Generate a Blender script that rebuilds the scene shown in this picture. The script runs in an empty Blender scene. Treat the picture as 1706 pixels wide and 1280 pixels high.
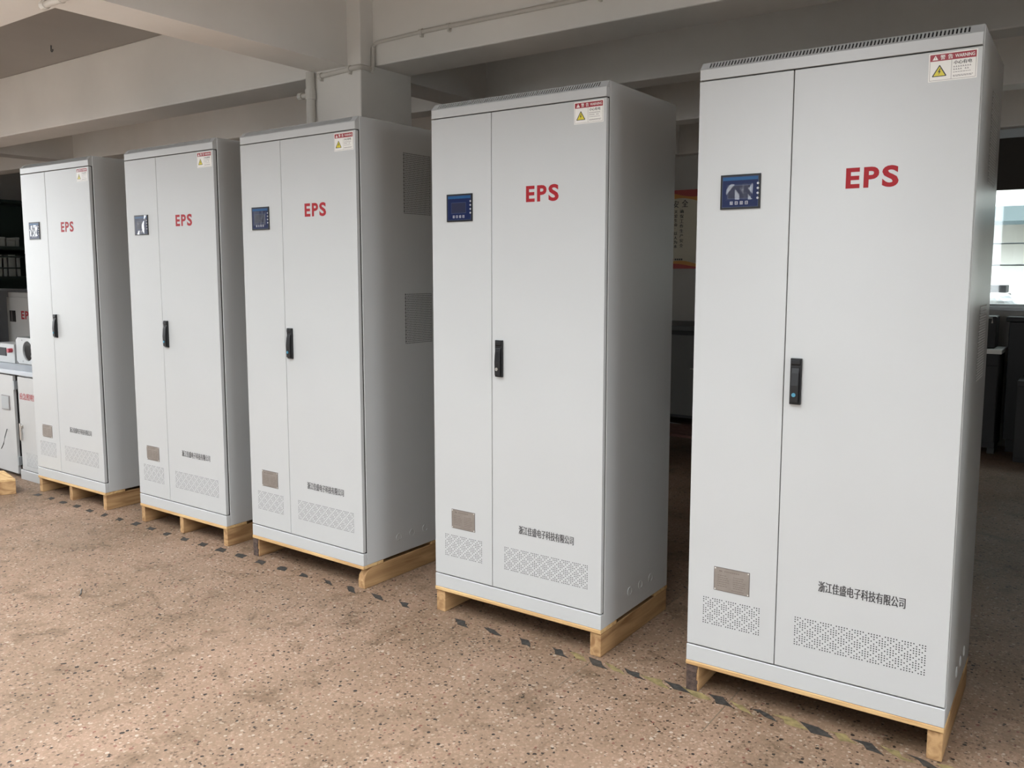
import bpy, bmesh, math, random
from mathutils import Vector, Matrix
random.seed(7)
R = math.radians
scene = bpy.context.scene
COL = scene.collection

# ------------------------------------------------------------------ camera
cam_d = bpy.data.cameras.new('camera'); cam = bpy.data.objects.new('camera', cam_d); COL.objects.link(cam)
cam_d.sensor_width = 36.0; cam_d.sensor_fit = 'HORIZONTAL'
cam_d.lens = 36.0 * 1416.16 / 1706.0
cam_d.shift_x = -14.0 / 1706.0; cam_d.shift_y = -32.36 / 1706.0
cam_d.clip_start = 0.05; cam_d.clip_end = 300
cam.location = (0, 0, 1.4265)
cam.rotation_euler = (math.pi / 2 - 0.10851, -0.0011, 0.61044)
scene.camera = cam

# ------------------------------------------------------------------ world (bright overcast sky)
world = bpy.data.worlds.new('overcast_sky'); scene.world = world; world.use_nodes = True
bg = world.node_tree.nodes['Background']
bg.inputs[0].default_value = (0.93, 0.97, 1.0, 1); bg.inputs[1].default_value = 1.0
scene.view_settings.view_transform = 'Standard'; scene.view_settings.look = 'None'
scene.view_settings.gamma = 1.0; scene.view_settings.use_curve_mapping = False
scene.view_settings.exposure = 2.96

# the hall is open to the yard along its front (Y = 1.8, left of X = 0.05); a small window in the rear wall
FACADE = 1.80
WIN = dict(x0=-1.10, x1=0.50, y=7.95, z0=1.15, z1=2.09)

# ------------------------------------------------------------------ materials
M = {}
def mat(name, col, rough=0.6, metal=0.0, spec=0.5, noise=0.0, nscale=8.0, bump=0.0, bscale=120.0, coat=0.0, emit=None):
    m = bpy.data.materials.new(name); m.use_nodes = True; M[name] = m
    nt = m.node_tree; b = nt.nodes['Principled BSDF']
    b.inputs['Base Color'].default_value = (*col, 1); b.inputs['Roughness'].default_value = rough
    b.inputs['Metallic'].default_value = metal; b.inputs['Specular IOR Level'].default_value = spec
    b.inputs['Coat Weight'].default_value = coat
    tc = nt.nodes.new('ShaderNodeTexCoord')
    if noise:
        n = nt.nodes.new('ShaderNodeTexNoise'); n.inputs['Scale'].default_value = nscale; n.inputs['Detail'].default_value = 5
        nt.links.new(tc.outputs['Object'], n.inputs['Vector'])
        r = nt.nodes.new('ShaderNodeValToRGB'); nt.links.new(n.outputs['Fac'], r.inputs[0])
        a = tuple(c * (1 - noise) for c in col); c2 = tuple(min(1, c * (1 + noise)) for c in col)
        r.color_ramp.elements[0].position = 0.3; r.color_ramp.elements[1].position = 0.7
        r.color_ramp.elements[0].color = (*a, 1); r.color_ramp.elements[1].color = (*c2, 1)
        nt.links.new(r.outputs[0], b.inputs['Base Color'])
    if bump:
        n2 = nt.nodes.new('ShaderNodeTexNoise'); n2.inputs['Scale'].default_value = bscale
        nt.links.new(tc.outputs['Object'], n2.inputs['Vector'])
        bm_ = nt.nodes.new('ShaderNodeBump'); bm_.inputs['Strength'].default_value = bump; bm_.inputs['Distance'].default_value = 0.002
        nt.links.new(n2.outputs['Fac'], bm_.inputs['Height']); nt.links.new(bm_.outputs[0], b.inputs['Normal'])
    return m
def wood(name, axis, dark, light):
    m = bpy.data.materials.new(name); m.use_nodes = True; M[name] = m
    nt = m.node_tree; b = nt.nodes['Principled BSDF']; b.inputs['Roughness'].default_value = 0.7
    b.inputs['Specular IOR Level'].default_value = 0.25
    tc = nt.nodes.new('ShaderNodeTexCoord'); mp = nt.nodes.new('ShaderNodeMapping')
    s = [26, 26, 26]; s[axis] = 2.2
    mp.inputs['Scale'].default_value = s
    oi = nt.nodes.new('ShaderNodeObjectInfo'); ad = nt.nodes.new('ShaderNodeVectorMath'); ad.operation = 'ADD'
    ml = nt.nodes.new('ShaderNodeMath'); ml.operation = 'MULTIPLY'; ml.inputs[1].default_value = 37.0
    nt.links.new(oi.outputs['Random'], ml.inputs[0]); nt.links.new(tc.outputs['Object'], ad.inputs[0]); nt.links.new(ml.outputs[0], ad.inputs[1])
    nt.links.new(ad.outputs[0], mp.inputs['Vector'])
    n = nt.nodes.new('ShaderNodeTexNoise'); n.inputs['Scale'].default_value = 1.0; n.inputs['Detail'].default_value = 6; n.inputs['Distortion'].default_value = 1.2
    nt.links.new(mp.outputs[0], n.inputs['Vector'])
    r = nt.nodes.new('ShaderNodeValToRGB'); nt.links.new(n.outputs['Fac'], r.inputs[0])
    r.color_ramp.elements[0].position = 0.32; r.color_ramp.elements[1].position = 0.62
    r.color_ramp.elements[0].color = (*dark, 1); r.color_ramp.elements[1].color = (*light, 1)
    # a few knots
    v = nt.nodes.new('ShaderNodeTexVoronoi'); v.inputs['Scale'].default_value = 5.0
    nt.links.new(ad.outputs[0], v.inputs['Vector'])
    k = nt.nodes.new('ShaderNodeValToRGB'); nt.links.new(v.outputs['Distance'], k.inputs[0])
    k.color_ramp.elements[0].position = 0.06; k.color_ramp.elements[1].position = 0.13
    k.color_ramp.elements[0].color = (0.35, 0.22, 0.15, 1); k.color_ramp.elements[1].color = (1, 1, 1, 1)
    mx = nt.nodes.new('ShaderNodeMix'); mx.data_type = 'RGBA'; mx.blend_type = 'MULTIPLY'; mx.inputs[0].default_value = 1
    nt.links.new(r.outputs[0], mx.inputs[6]); nt.links.new(k.outputs[0], mx.inputs[7])
    nt.links.new(mx.outputs[2], b.inputs['Base Color'])
    return m
def terrazzo():
    m = bpy.data.materials.new('terrazzo'); m.use_nodes = True; M['terrazzo'] = m
    nt = m.node_tree; b = nt.nodes['Principled BSDF']; L = nt.links.new
    b.inputs['Roughness'].default_value = 0.55; b.inputs['Specular IOR Level'].default_value = 0.35
    tc = nt.nodes.new('ShaderNodeTexCoord')
    def chips(scale, stops, thr):
        v = nt.nodes.new('ShaderNodeTexVoronoi'); v.inputs['Scale'].default_value = scale; L(tc.outputs['Object'], v.inputs['Vector'])
        sp = nt.nodes.new('ShaderNodeSeparateColor'); L(v.outputs['Color'], sp.inputs[0])
        r = nt.nodes.new('ShaderNodeValToRGB'); r.color_ramp.interpolation = 'CONSTANT'; L(sp.outputs[0], r.inputs[0])
        el = r.color_ramp.elements
        while len(el) < len(stops): el.new(0.5)
        for e_, (p_, c_) in zip(el, stops): e_.position = p_; e_.color = (*c_, 1)
        # only cells whose second random is high are chips, and only near their centre
        g = nt.nodes.new('ShaderNodeMath'); g.operation = 'LESS_THAN'; L(v.outputs['Distance'], g.inputs[0])
        mm = nt.nodes.new('ShaderNodeMath'); mm.operation = 'MULTIPLY'; L(sp.outputs[1], mm.inputs[0]); mm.inputs[1].default_value = thr
        L(mm.outputs[0], g.inputs[1])
        return r.outputs[0], g.outputs[0]
    tan = (0.227, 0.154, 0.107)
    c1, f1 = chips(120, [(0, (0.025, 0.018, 0.013)), (0.035, (0.128, 0.083, 0.055)), (0.16, (0.247, 0.161, 0.113)), (0.45, (0.203, 0.138, 0.092)), (0.68, (0.277, 0.193, 0.139)), (0.9, (0.326, 0.258, 0.200)), (0.985, (0.148, 0.055, 0.039))], 0.95)
    c2, f2 = chips(58, [(0, (0.015, 0.012, 0.010)), (0.07, (0.167, 0.078, 0.055)), (0.11, (0.217, 0.147, 0.102)), (0.62, (0.256, 0.175, 0.126)), (0.93, (0.355, 0.294, 0.235))], 0.42)
    n = nt.nodes.new('ShaderNodeTexNoise'); n.inputs['Scale'].default_value = 240; n.inputs['Detail'].default_value = 2; L(tc.outputs['Object'], n.inputs['Vector'])
    r0 = nt.nodes.new('ShaderNodeValToRGB'); L(n.outputs['Fac'], r0.inputs[0])
    r0.color_ramp.elements[0].color = (tan[0] * .72, tan[1] * .7, tan[2] * .68, 1); r0.color_ramp.elements[1].color = (tan[0] * 1.2, tan[1] * 1.2, tan[2] * 1.2, 1)
    def mix(f, a, c, mode='MIX', fac=None):
        x = nt.nodes.new('ShaderNodeMix'); x.data_type = 'RGBA'; x.blend_type = mode
        if f is None: x.inputs[0].default_value = fac
        else: L(f, x.inputs[0])
        L(a, x.inputs[6]); L(c, x.inputs[7]); return x.outputs[2]
    o = mix(f1, r0.outputs[0], c1); o = mix(f2, o, c2)
    # broad worn / stained patches
    n2 = nt.nodes.new('ShaderNodeTexNoise'); n2.inputs['Scale'].default_value = 1.7; n2.inputs['Detail'].default_value = 8; n2.inputs['Roughness'].default_value = 0.65; L(tc.outputs['Object'], n2.inputs['Vector'])
    r2 = nt.nodes.new('ShaderNodeValToRGB'); L(n2.outputs['Fac'], r2.inputs[0])
    r2.color_ramp.elements[0].position = 0.33; r2.color_ramp.elements[1].position = 0.62
    r2.color_ramp.elements[0].color = (0.72, 0.70, 0.64, 1); r2.color_ramp.elements[1].color = (1.05, 1.02, 1.0, 1)
    o = mix(None, o, r2.outputs[0], 'MULTIPLY', 1.0)
    n4 = nt.nodes.new('ShaderNodeTexNoise'); n4.inputs['Scale'].default_value = 5.5; n4.inputs['Detail'].default_value = 10; n4.inputs['Roughness'].default_value = 0.72; n4.inputs['Distortion'].default_value = 0.6; L(tc.outputs['Object'], n4.inputs['Vector'])
    r4 = nt.nodes.new('ShaderNodeValToRGB'); L(n4.outputs['Fac'], r4.inputs[0])
    r4.color_ramp.elements[0].position = 0.36; r4.color_ramp.elements[1].position = 0.47
    r4.color_ramp.elements[0].color = (0.60, 0.58, 0.52, 1); r4.color_ramp.elements[1].color = (1, 1, 1, 1)
    o = mix(None, o, r4.outputs[0], 'MULTIPLY', 0.8)
    L(o, b.inputs['Base Color'])
    n3 = nt.nodes.new('ShaderNodeTexNoise'); n3.inputs['Scale'].default_value = 4; L(tc.outputs['Object'], n3.inputs['Vector'])
    r3 = nt.nodes.new('ShaderNodeMapRange'); L(n3.outputs['Fac'], r3.inputs[0]); r3.inputs[3].default_value = 0.45; r3.inputs[4].default_value = 0.7
    L(r3.outputs[0], b.inputs['Roughness'])
terrazzo()
mat('paint', (0.452, 0.458, 0.455), 0.27, noise=0.015, nscale=3, bump=0.03, bscale=500)
mat('paint_edge', (0.40, 0.40, 0.395), 0.4)
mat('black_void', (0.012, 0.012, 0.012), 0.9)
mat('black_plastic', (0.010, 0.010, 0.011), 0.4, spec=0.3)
mat('black_lever', (0.012, 0.012, 0.013), 0.35, spec=0.3)
mat('steel', (0.6, 0.58, 0.55), 0.3, 1.0)
mat('red_print', (0.29, 0.010, 0.016), 0.5, spec=0.25)
mat('black_print', (0.028, 0.028, 0.03), 0.5)
mat('label_white', (0.72, 0.70, 0.66), 0.35)
mat('label_red', (0.27, 0.008, 0.02), 0.35)
mat('label_yellow', (0.62, 0.52, 0.03), 0.35)
mat('label_black', (0.02, 0.02, 0.02), 0.4)
mat('label_grey', (0.22, 0.2, 0.2), 0.5)
mat('panel_blue', (0.006, 0.012, 0.055), 0.35, spec=0.2)
mat('panel_band', (0.015, 0.07, 0.17), 0.35, spec=0.2)
mat('panel_line', (0.05, 0.07, 0.13), 0.35, spec=0.2)
mat('panel_screen', (0.018, 0.02, 0.045), 0.35, spec=0.2)
mat('panel_white', (0.40, 0.40, 0.43), 0.3)
mat('plate_metal', (0.29, 0.262, 0.238), 0.42, 0.55, noise=0.08, nscale=40)
mat('plate_print', (0.20, 0.17, 0.15), 0.5, 0.3)
mat('plate_edge', (0.15, 0.13, 0.12), 0.5, 0.3)
mat('blue_sticker', (0.05, 0.22, 0.32), 0.3)
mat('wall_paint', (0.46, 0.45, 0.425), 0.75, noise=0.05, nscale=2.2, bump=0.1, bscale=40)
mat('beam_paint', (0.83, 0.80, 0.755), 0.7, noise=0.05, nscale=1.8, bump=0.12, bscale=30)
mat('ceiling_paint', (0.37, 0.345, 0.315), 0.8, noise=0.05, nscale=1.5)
mat('pipe_white', (0.62, 0.59, 0.54), 0.4)
mat('brass', (0.12, 0.09, 0.06), 0.5)
mat('tape_black', (0.035, 0.032, 0.028), 0.6, noise=0.5, nscale=60)
mat('tape_yellow', (0.20, 0.155, 0.065), 0.7, noise=0.35, nscale=40)
mat('bark', (0.07, 0.045, 0.035), 0.9, noise=0.5, nscale=60)
mat('concrete', (0.33, 0.315, 0.29), 0.9, noise=0.1, nscale=2)
mat('wing_brick', (0.09, 0.075, 0.065), 0.9, noise=0.2, nscale=3)
mat('render_grey', (0.15, 0.145, 0.14), 0.9, noise=0.1, nscale=1)
mat('dim_grey', (0.10, 0.10, 0.095), 0.5)
mat('dark_steel', (0.05, 0.055, 0.055), 0.45)
mat('dark_green', (0.025, 0.045, 0.04), 0.5)
mat('pale_box', (0.45, 0.48, 0.46), 0.6)
mat('table_grey', (0.40, 0.43, 0.47), 0.35)
mat('white_coat', (0.40, 0.40, 0.395), 0.4)
mat('dull_red', (0.42, 0.05, 0.07), 0.5)
mat('blind_brown', (0.035, 0.03, 0.027), 0.8)
mat('frame_alu', (0.35, 0.37, 0.38), 0.4, 0.6)
mat('poster_cream', (0.62, 0.58, 0.46), 0.5)
mat('poster_red', (0.42, 0.06, 0.05), 0.5)
mat('poster_orange', (0.62, 0.28, 0.06), 0.5)
mat('sack_white', (0.75, 0.76, 0.78), 0.6, noise=0.1, nscale=20)
mat('slate', (0.028, 0.028, 0.03), 0.7)
mat('teal_roof', (0.06, 0.085, 0.09), 0.7)
mat('red_wood', (0.10, 0.035, 0.025), 0.7)
mat('grass_green', (0.03, 0.10, 0.07), 0.6)
wood('pine_x', 0, (0.42, 0.245, 0.105), (0.60, 0.41, 0.20))
wood('pine_y', 1, (0.25, 0.135, 0.06), (0.45, 0.28, 0.135))
def film(name, fac):
    m = bpy.data.materials.new(name); m.use_nodes = True; M[name] = m
    nt = m.node_tree; nt.nodes.remove(nt.nodes['Principled BSDF']); out = nt.nodes['Material Output']
    t = nt.nodes.new('ShaderNodeBsdfTransparent'); g = nt.nodes.new('ShaderNodeBsdfGlossy'); g.inputs['Roughness'].default_value = 0.06
    x = nt.nodes.new('ShaderNodeMixShader'); x.inputs[0].default_value = fac
    nt.links.new(t.outputs[0], x.inputs[1]); nt.links.new(g.outputs[0], x.inputs[2]); nt.links.new(x.outputs[0], out.inputs[0])
film('clear_film', 0.2); film('thin_film', 0.045)
def glass():
    m = bpy.data.materials.new('window_glass'); m.use_nodes = True; M['window_glass'] = m
    nt = m.node_tree; nt.nodes.remove(nt.nodes['Principled BSDF']); out = nt.nodes['Material Output']
    t = nt.nodes.new('ShaderNodeBsdfTransparent'); t.inputs[0].default_value = (0.9, 0.95, 0.95, 1)
    g = nt.nodes.new('ShaderNodeBsdfGlossy'); g.inputs['Roughness'].default_value = 0.02
    x = nt.nodes.new('ShaderNodeMixShader'); x.inputs[0].default_value = 0.06
    nt.links.new(t.outputs[0], x.inputs[1]); nt.links.new(g.outputs[0], x.inputs[2]); nt.links.new(x.outputs[0], out.inputs[0])
glass()

# ------------------------------------------------------------------ mesh builder
class MB:
    def __init__(s): s.v = []; s.f = []; s.m = []; s.names = []
    def mi(s, n):
        if n not in s.names: s.names.append(n)
        return s.names.index(n)
    def add(s, vs, fs, m):
        b = len(s.v); s.v += [tuple(x) for x in vs]; k = s.mi(m)
        for f in fs: s.f.append(tuple(i + b for i in f)); s.m.append(k)
        return s
    def box(s, x0, x1, y0, y1, z0, z1, m):
        vs = [(x, y, z) for z in (z0, z1) for y in (y0, y1) for x in (x0, x1)]
        return s.add(vs, [(0, 2, 3, 1), (4, 5, 7, 6), (0, 1, 5, 4), (2, 6, 7, 3), (0, 4, 6, 2), (1, 3, 7, 5)], m)
    def prism(s, poly, axis, a0, a1, m):
        """poly in the other two axes (cyclic order), extruded along axis."""
        n = len(poly)
        def P(p, a):
            q = list(p); q.insert(axis, a); return tuple(q)
        vs = [P(p, a0) for p in poly] + [P(p, a1) for p in poly]
        fs = [tuple(range(n))[::-1], tuple(range(n, 2 * n))] + [(i, (i + 1) % n, n + (i + 1) % n, n + i) for i in range(n)]
        return s.add(vs, fs, m)
    def cyl(s, c, axis, r, h, m, n=16, r2=None):
        r2 = r if r2 is None else r2; vs = []
        for a, rr in ((0, r), (h, r2)):
            for i in range(n):
                t = 2 * math.pi * i / n; q = [rr * math.cos(t), rr * math.sin(t)]; q.insert(axis, a)
                vs.append(tuple(c[k] + q[k] for k in range(3)))
        fs = [tuple(range(n))[::-1], tuple(range(n, 2 * n))] + [(i, (i + 1) % n, n + (i + 1) % n, n + i) for i in range(n)]
        return s.add(vs, fs, m)
    def ring(s, c, axis, r0, r1, h, m, n=24):
        vs = []
        for a, rr in ((0, r0), (0, r1), (h, r1), (h, r0)):
            for i in range(n):
                t = 2 * math.pi * i / n; q = [rr * math.cos(t), rr * math.sin(t)]; q.insert(axis, a)
                vs.append(tuple(c[k] + q[k] for k in range(3)))
        fs = [(k * n + i, k * n + (i + 1) % n, ((k + 1) % 4) * n + (i + 1) % n, ((k + 1) % 4) * n + i) for k in range(4) for i in range(n)]
        return s.add(vs, fs, m)
    def tube(s, pts, r, m, n=10):
        pts = [Vector(p) for p in pts]; vs = []; fs = []
        up = Vector((0.13, 0.21, 0.97))
        for i, p in enumerate(pts):
            d = (pts[min(i + 1, len(pts) - 1)] - pts[max(i - 1, 0)]).normalized()
            a = d.cross(up)
            if a.length < 0.05: a = d.cross(Vector((1, 0, 0)))
            a.normalize(); b = d.cross(a)
            vs += [p + r * (math.cos(2 * math.pi * k / n) * a + math.sin(2 * math.pi * k / n) * b) for k in range(n)]
        for i in range(len(pts) - 1):
            fs += [(i * n + k, i * n + (k + 1) % n, (i + 1) * n + (k + 1) % n, (i + 1) * n + k) for k in range(n)]
        fs += [tuple(range(n))[::-1], tuple((len(pts) - 1) * n + k for k in range(n))]
        return s.add(vs, fs, m)
    def text(s, body, x0, x1, z0, z1, y, m, offset=0.0, depth=0.0004, dup=0, dshift=0.0):
        """flat lettering in the XZ plane facing -Y, fitted to the box, standing proud by depth."""
        vs, fs = glyphs(body, offset)
        xs = [v[0] for v in vs]; ys = [v[1] for v in vs]
        ax, bx, ay, by = min(xs), max(xs), min(ys), max(ys)
        P = [(x0 + (v[0] - ax) / (bx - ax) * (x1 - x0), y - depth, z0 + (v[1] - ay) / (by - ay) * (z1 - z0)) for v in vs]
        s.add(P, fs, m)
        for k in range(1, dup + 1):
            s.add([(p[0] + dshift * k / dup, p[1] - 0.00002 * k, p[2]) for p in P], fs, m)
        return s
    def build(s, name, parent=None, bevel=0.0, seg=2, smooth=False, off=(0, 0, 0)):
        me = bpy.data.meshes.new(name)
        me.from_pydata([(v[0] - off[0], v[1] - off[1], v[2] - off[2]) for v in s.v], [], s.f)
        for n in s.names: me.materials.append(M[n])
        for p, k in zip(me.polygons, s.m): p.material_index = k
        bm = bmesh.new(); bm.from_mesh(me)
        if bevel:
            bmesh.ops.remove_doubles(bm, verts=bm.verts, dist=1e-6)
            ed = [e for e in bm.edges if len(e.link_faces) == 2 and e.calc_face_angle(0) > 0.5]
            bmesh.ops.bevel(bm, geom=ed, offset=bevel, segments=seg, profile=0.5, affect='EDGES', clamp_overlap=True)
        bm.normal_update()
        bm.to_mesh(me); bm.free()
        if smooth:
            me.shade_smooth() if hasattr(me, 'shade_smooth') else None
            me.set_sharp_from_angle(angle=R(40))
        o = bpy.data.objects.new(name, me); COL.objects.link(o)
        if parent: o.parent = parent
        return o
_gl = {}
def glyphs(body, offset=0.0):
    key = (body, offset)
    if key not in _gl:
        c = bpy.data.curves.new('t', 'FONT'); c.body = body; c.offset = offset; c.resolution_u = 4
        o = bpy.data.objects.new('t', c); COL.objects.link(o); bpy.context.view_layer.update()
        me = bpy.data.meshes.new_from_object(o.evaluated_get(bpy.context.evaluated_depsgraph_get()))
        _gl[key] = ([tuple(v.co) for v in me.vertices], [tuple(p.vertices) for p in me.polygons])
        bpy.data.objects.remove(o); bpy.data.curves.remove(c); bpy.data.meshes.remove(me)
    return _gl[key]
def empty(name, loc, rz=0):
    o = bpy.data.objects.new(name, None); COL.objects.link(o); o.location = loc; o.rotation_euler = (0, 0, rz); o.empty_display_size = 0.1
    return o
def tag(o, label=None, cat=None, group=None, kind=None):
    if label: o['label'] = label
    if cat: o['category'] = cat
    if group: o['group'] = group
    if kind: o['kind'] = kind
    return o
def struct(name, mb, label=None, parent=None, bevel=0.0):
    o = mb.build(name, parent, bevel)
    if parent is None: o['kind'] = 'structure'
    if label: o['label'] = label
    return o
def copy_tree(o, parent=None):
    c = o.copy(); COL.objects.link(c); c.parent = parent
    for ch in list(o.children): copy_tree(ch, c)
    return c
def unit_box(name, x0, x1, y0, y1, z0, z1, m, parent=None, bevel=0.002):
    """one bevelled box with its own origin at its centre base"""
    off = ((x0 + x1) / 2, (y0 + y1) / 2, z0)
    o = MB().box(x0, x1, y0, y1, z0, z1, m).build(name, parent, bevel, 1, off=off)
    o.location = off
    return o

# ------------------------------------------------------------------ room shell
X0, X1, Y0, Y1, ZC = -12.0, 6.0, FACADE, 7.95, 3.05
ZB_ = 2.569
fl = struct('floor', MB().box(X0 - 1, X1 + 1, -1.2, Y1, -0.2, 0.0, 'terrazzo'), 'pinkish tan terrazzo floor with dark and white stone chips')
for x in (-0.976, -1.502, 1.2, -6.6):
    MB().box(x - 0.0015, x + 0.0015, 2.38, 4.6, 0.0, 0.0005, 'brass').build('divider_strip', fl)
struct('ceiling', MB().box(X0, X1, Y0, Y1, ZC, ZC + 0.25, 'ceiling_paint'), 'plain painted concrete ceiling slab')
struct('wall_left', MB().box(X0 - 0.2, X0, Y0, Y1 + 0.2, 0, ZC, 'wall_paint'))
struct('wall_right', MB().box(X1, X1 + 0.2, Y0, Y1 + 0.2, 0, ZC, 'wall_paint'))
struct('wall_shade_right', MB().box(0.12, 0.30, 2.6, 4.4, 0, ZB_ - 0.006, 'wall_paint'), 'added partition wall, unseen, blocking light right of the cabinet row')  # added out of view to keep light off the floor beside the row
w = WIN
struct('wall_back', MB().box(X0, w['x0'], Y1, Y1 + 0.22, 0, ZC, 'wall_paint').box(w['x1'], X1, Y1, Y1 + 0.22, 0, ZC, 'wall_paint')
       .box(w['x0'], w['x1'], Y1, Y1 + 0.22, 0, w['z0'], 'wall_paint').box(w['x0'], w['x1'], Y1, Y1 + 0.22, 2.57, ZC, 'wall_paint'))
# concrete frame: beams along the row, beams across it, columns
ZB = 2.57
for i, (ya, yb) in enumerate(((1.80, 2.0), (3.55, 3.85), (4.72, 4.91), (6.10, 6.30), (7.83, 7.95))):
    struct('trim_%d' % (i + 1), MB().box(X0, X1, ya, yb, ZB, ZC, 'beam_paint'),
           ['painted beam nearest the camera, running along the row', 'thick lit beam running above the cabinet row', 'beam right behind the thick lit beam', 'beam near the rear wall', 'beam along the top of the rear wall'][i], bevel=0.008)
n_ = 6
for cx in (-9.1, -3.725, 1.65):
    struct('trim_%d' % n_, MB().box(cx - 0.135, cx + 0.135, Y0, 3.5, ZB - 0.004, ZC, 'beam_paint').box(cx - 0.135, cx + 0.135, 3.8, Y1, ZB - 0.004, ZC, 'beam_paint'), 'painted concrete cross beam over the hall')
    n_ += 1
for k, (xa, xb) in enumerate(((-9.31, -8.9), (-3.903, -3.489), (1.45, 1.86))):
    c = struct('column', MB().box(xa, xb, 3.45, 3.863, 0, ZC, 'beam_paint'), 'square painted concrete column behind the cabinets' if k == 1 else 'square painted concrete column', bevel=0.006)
    c.name = 'wall_column_%d' % (k + 1)
# yard outside
struct('ground_yard', MB().box(-40, 30, -40, -1.2, -0.2, -0.03, 'concrete').box(-40, 30, Y1 + 0.22, 40, -0.2, -0.03, 'concrete')).name = 'floor_yard'

# unseen blocks added behind the camera to shape the light; gap admits low sky
RW, LW = 3.0, -9.0
GAP = (-5.0, -2.4); YB = -8.0; HY = 8.5
def yard_block(x0, x1, y0, y1, label, face, nwin):
    r_ = empty('wall_blocker_%d' % (len([o for o in bpy.data.objects if o.name.startswith('wall_blocker')]) + 1), ((x0 + x1) / 2, (y0 + y1) / 2, -0.03)); of = ((x0 + x1) / 2, (y0 + y1) / 2, -0.03)
    MB().box(x0, x1, y0, y1, -0.03, HY, 'render_grey').build('wall', r_, off=of)
    MB().box(x0 - 0.15, x1 + 0.15, y0 - 0.15, y1 + 0.15, HY, HY + 0.25, 'slate').build('parapet', r_, off=of)
    for k in range(nwin):
        for z in (1.0, 4.2, 7.0):
            if face == 'y':
                c_ = x0 + (k + 0.5) * (x1 - x0) / nwin
                f_ = MB().box(c_ - 0.8, c_ + 0.8, y1, y1 + 0.04, z, z + 1.5, 'frame_alu').build('window', r_, off=of)
                MB().box(c_ - 0.72, c_ + 0.72, y1 + 0.035, y1 + 0.045, z + 0.08, z + 1.42, 'slate').build('pane', f_, off=of)
            else:
                c_ = y0 + (k + 0.5) * (y1 - y0) / nwin; xe = x0 if face == '-x' else x1; d_ = -0.04 if face == '-x' else 0.04
                f_ = MB().box(min(xe, xe + d_), max(xe, xe + d_), c_ - 0.8, c_ + 0.8, z, z + 1.5, 'frame_alu').build('window', r_, off=of)
                MB().box(min(xe + d_ * 0.9, xe + d_ * 1.1), max(xe + d_ * 0.9, xe + d_ * 1.1), c_ - 0.72, c_ + 0.72, z + 0.08, z + 1.42, 'slate').build('pane', f_, off=of)
    tag(r_, label, kind='structure')
yard_block(-20, GAP[0], YB - 4, YB, 'made-up grey block left of the light gap, unseen behind the camera', 'y', 4)
yard_block(GAP[1], 20, YB - 4, YB, 'made-up grey block right of the light gap, unseen behind the camera', 'y', 4)
yard_block(RW, RW + 4, YB + 0.5, -1.0, 'made-up grey block on the right, blocking side light, unseen behind the camera', '-x', 2)
yard_block(LW - 4, LW, YB + 0.5, -1.0, 'made-up grey block on the left, blocking side light, unseen behind the camera', '+x', 2)

# rear window
wn = empty('window_1', (0, Y1, 0)); wn['kind'] = 'structure'; wn['label'] = 'bright rear window with dark roller blind above'
fr = MB()
fr.box(w['x0'], w['x0'] + 0.05, 0.02, 0.1, w['z0'], 2.57, 'frame_alu').box(w['x1'] - 0.05, w['x1'], 0.02, 0.1, w['z0'], 2.57, 'frame_alu')
fr.box(w['x0'], w['x1'], 0.0, 0.12, 2.50, 2.57, 'frame_alu').box(w['x0'], w['x1'], 0.02, 0.1, w['z0'], w['z0'] + 0.02, 'frame_alu')
fr.build('window_frame', wn)
MB().box(w['x0'] + 0.04, w['x1'] - 0.04, 0.012, 0.03, w['z1'], 2.50, 'blind_brown').build('roller_blind', wn)
for k in range(3):
    a = w['x0'] + 0.05 + k * (w['x1'] - w['x0'] - 0.1) / 3; b_ = a + (w['x1'] - w['x0'] - 0.1) / 3
    MB().box(a + 0.005, b_ - 0.005, 0.06, 0.064, w['z0'] + 0.02, 2.50, 'window_glass').build('pane', wn)
for z in (1.665, 1.488):
    MB().tube([(w['x0'] + 0.04, 0.14, z), (w['x1'] - 0.04, 0.14, z)], 0.007, 'frame_alu', 8).build('security_bar', wn)
MB().box(w['x0'], w['x1'], -0.04, 0.22, w['z0'] - 0.03, w['z0'], 'frame_alu').build('window_sill', wn)

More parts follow.
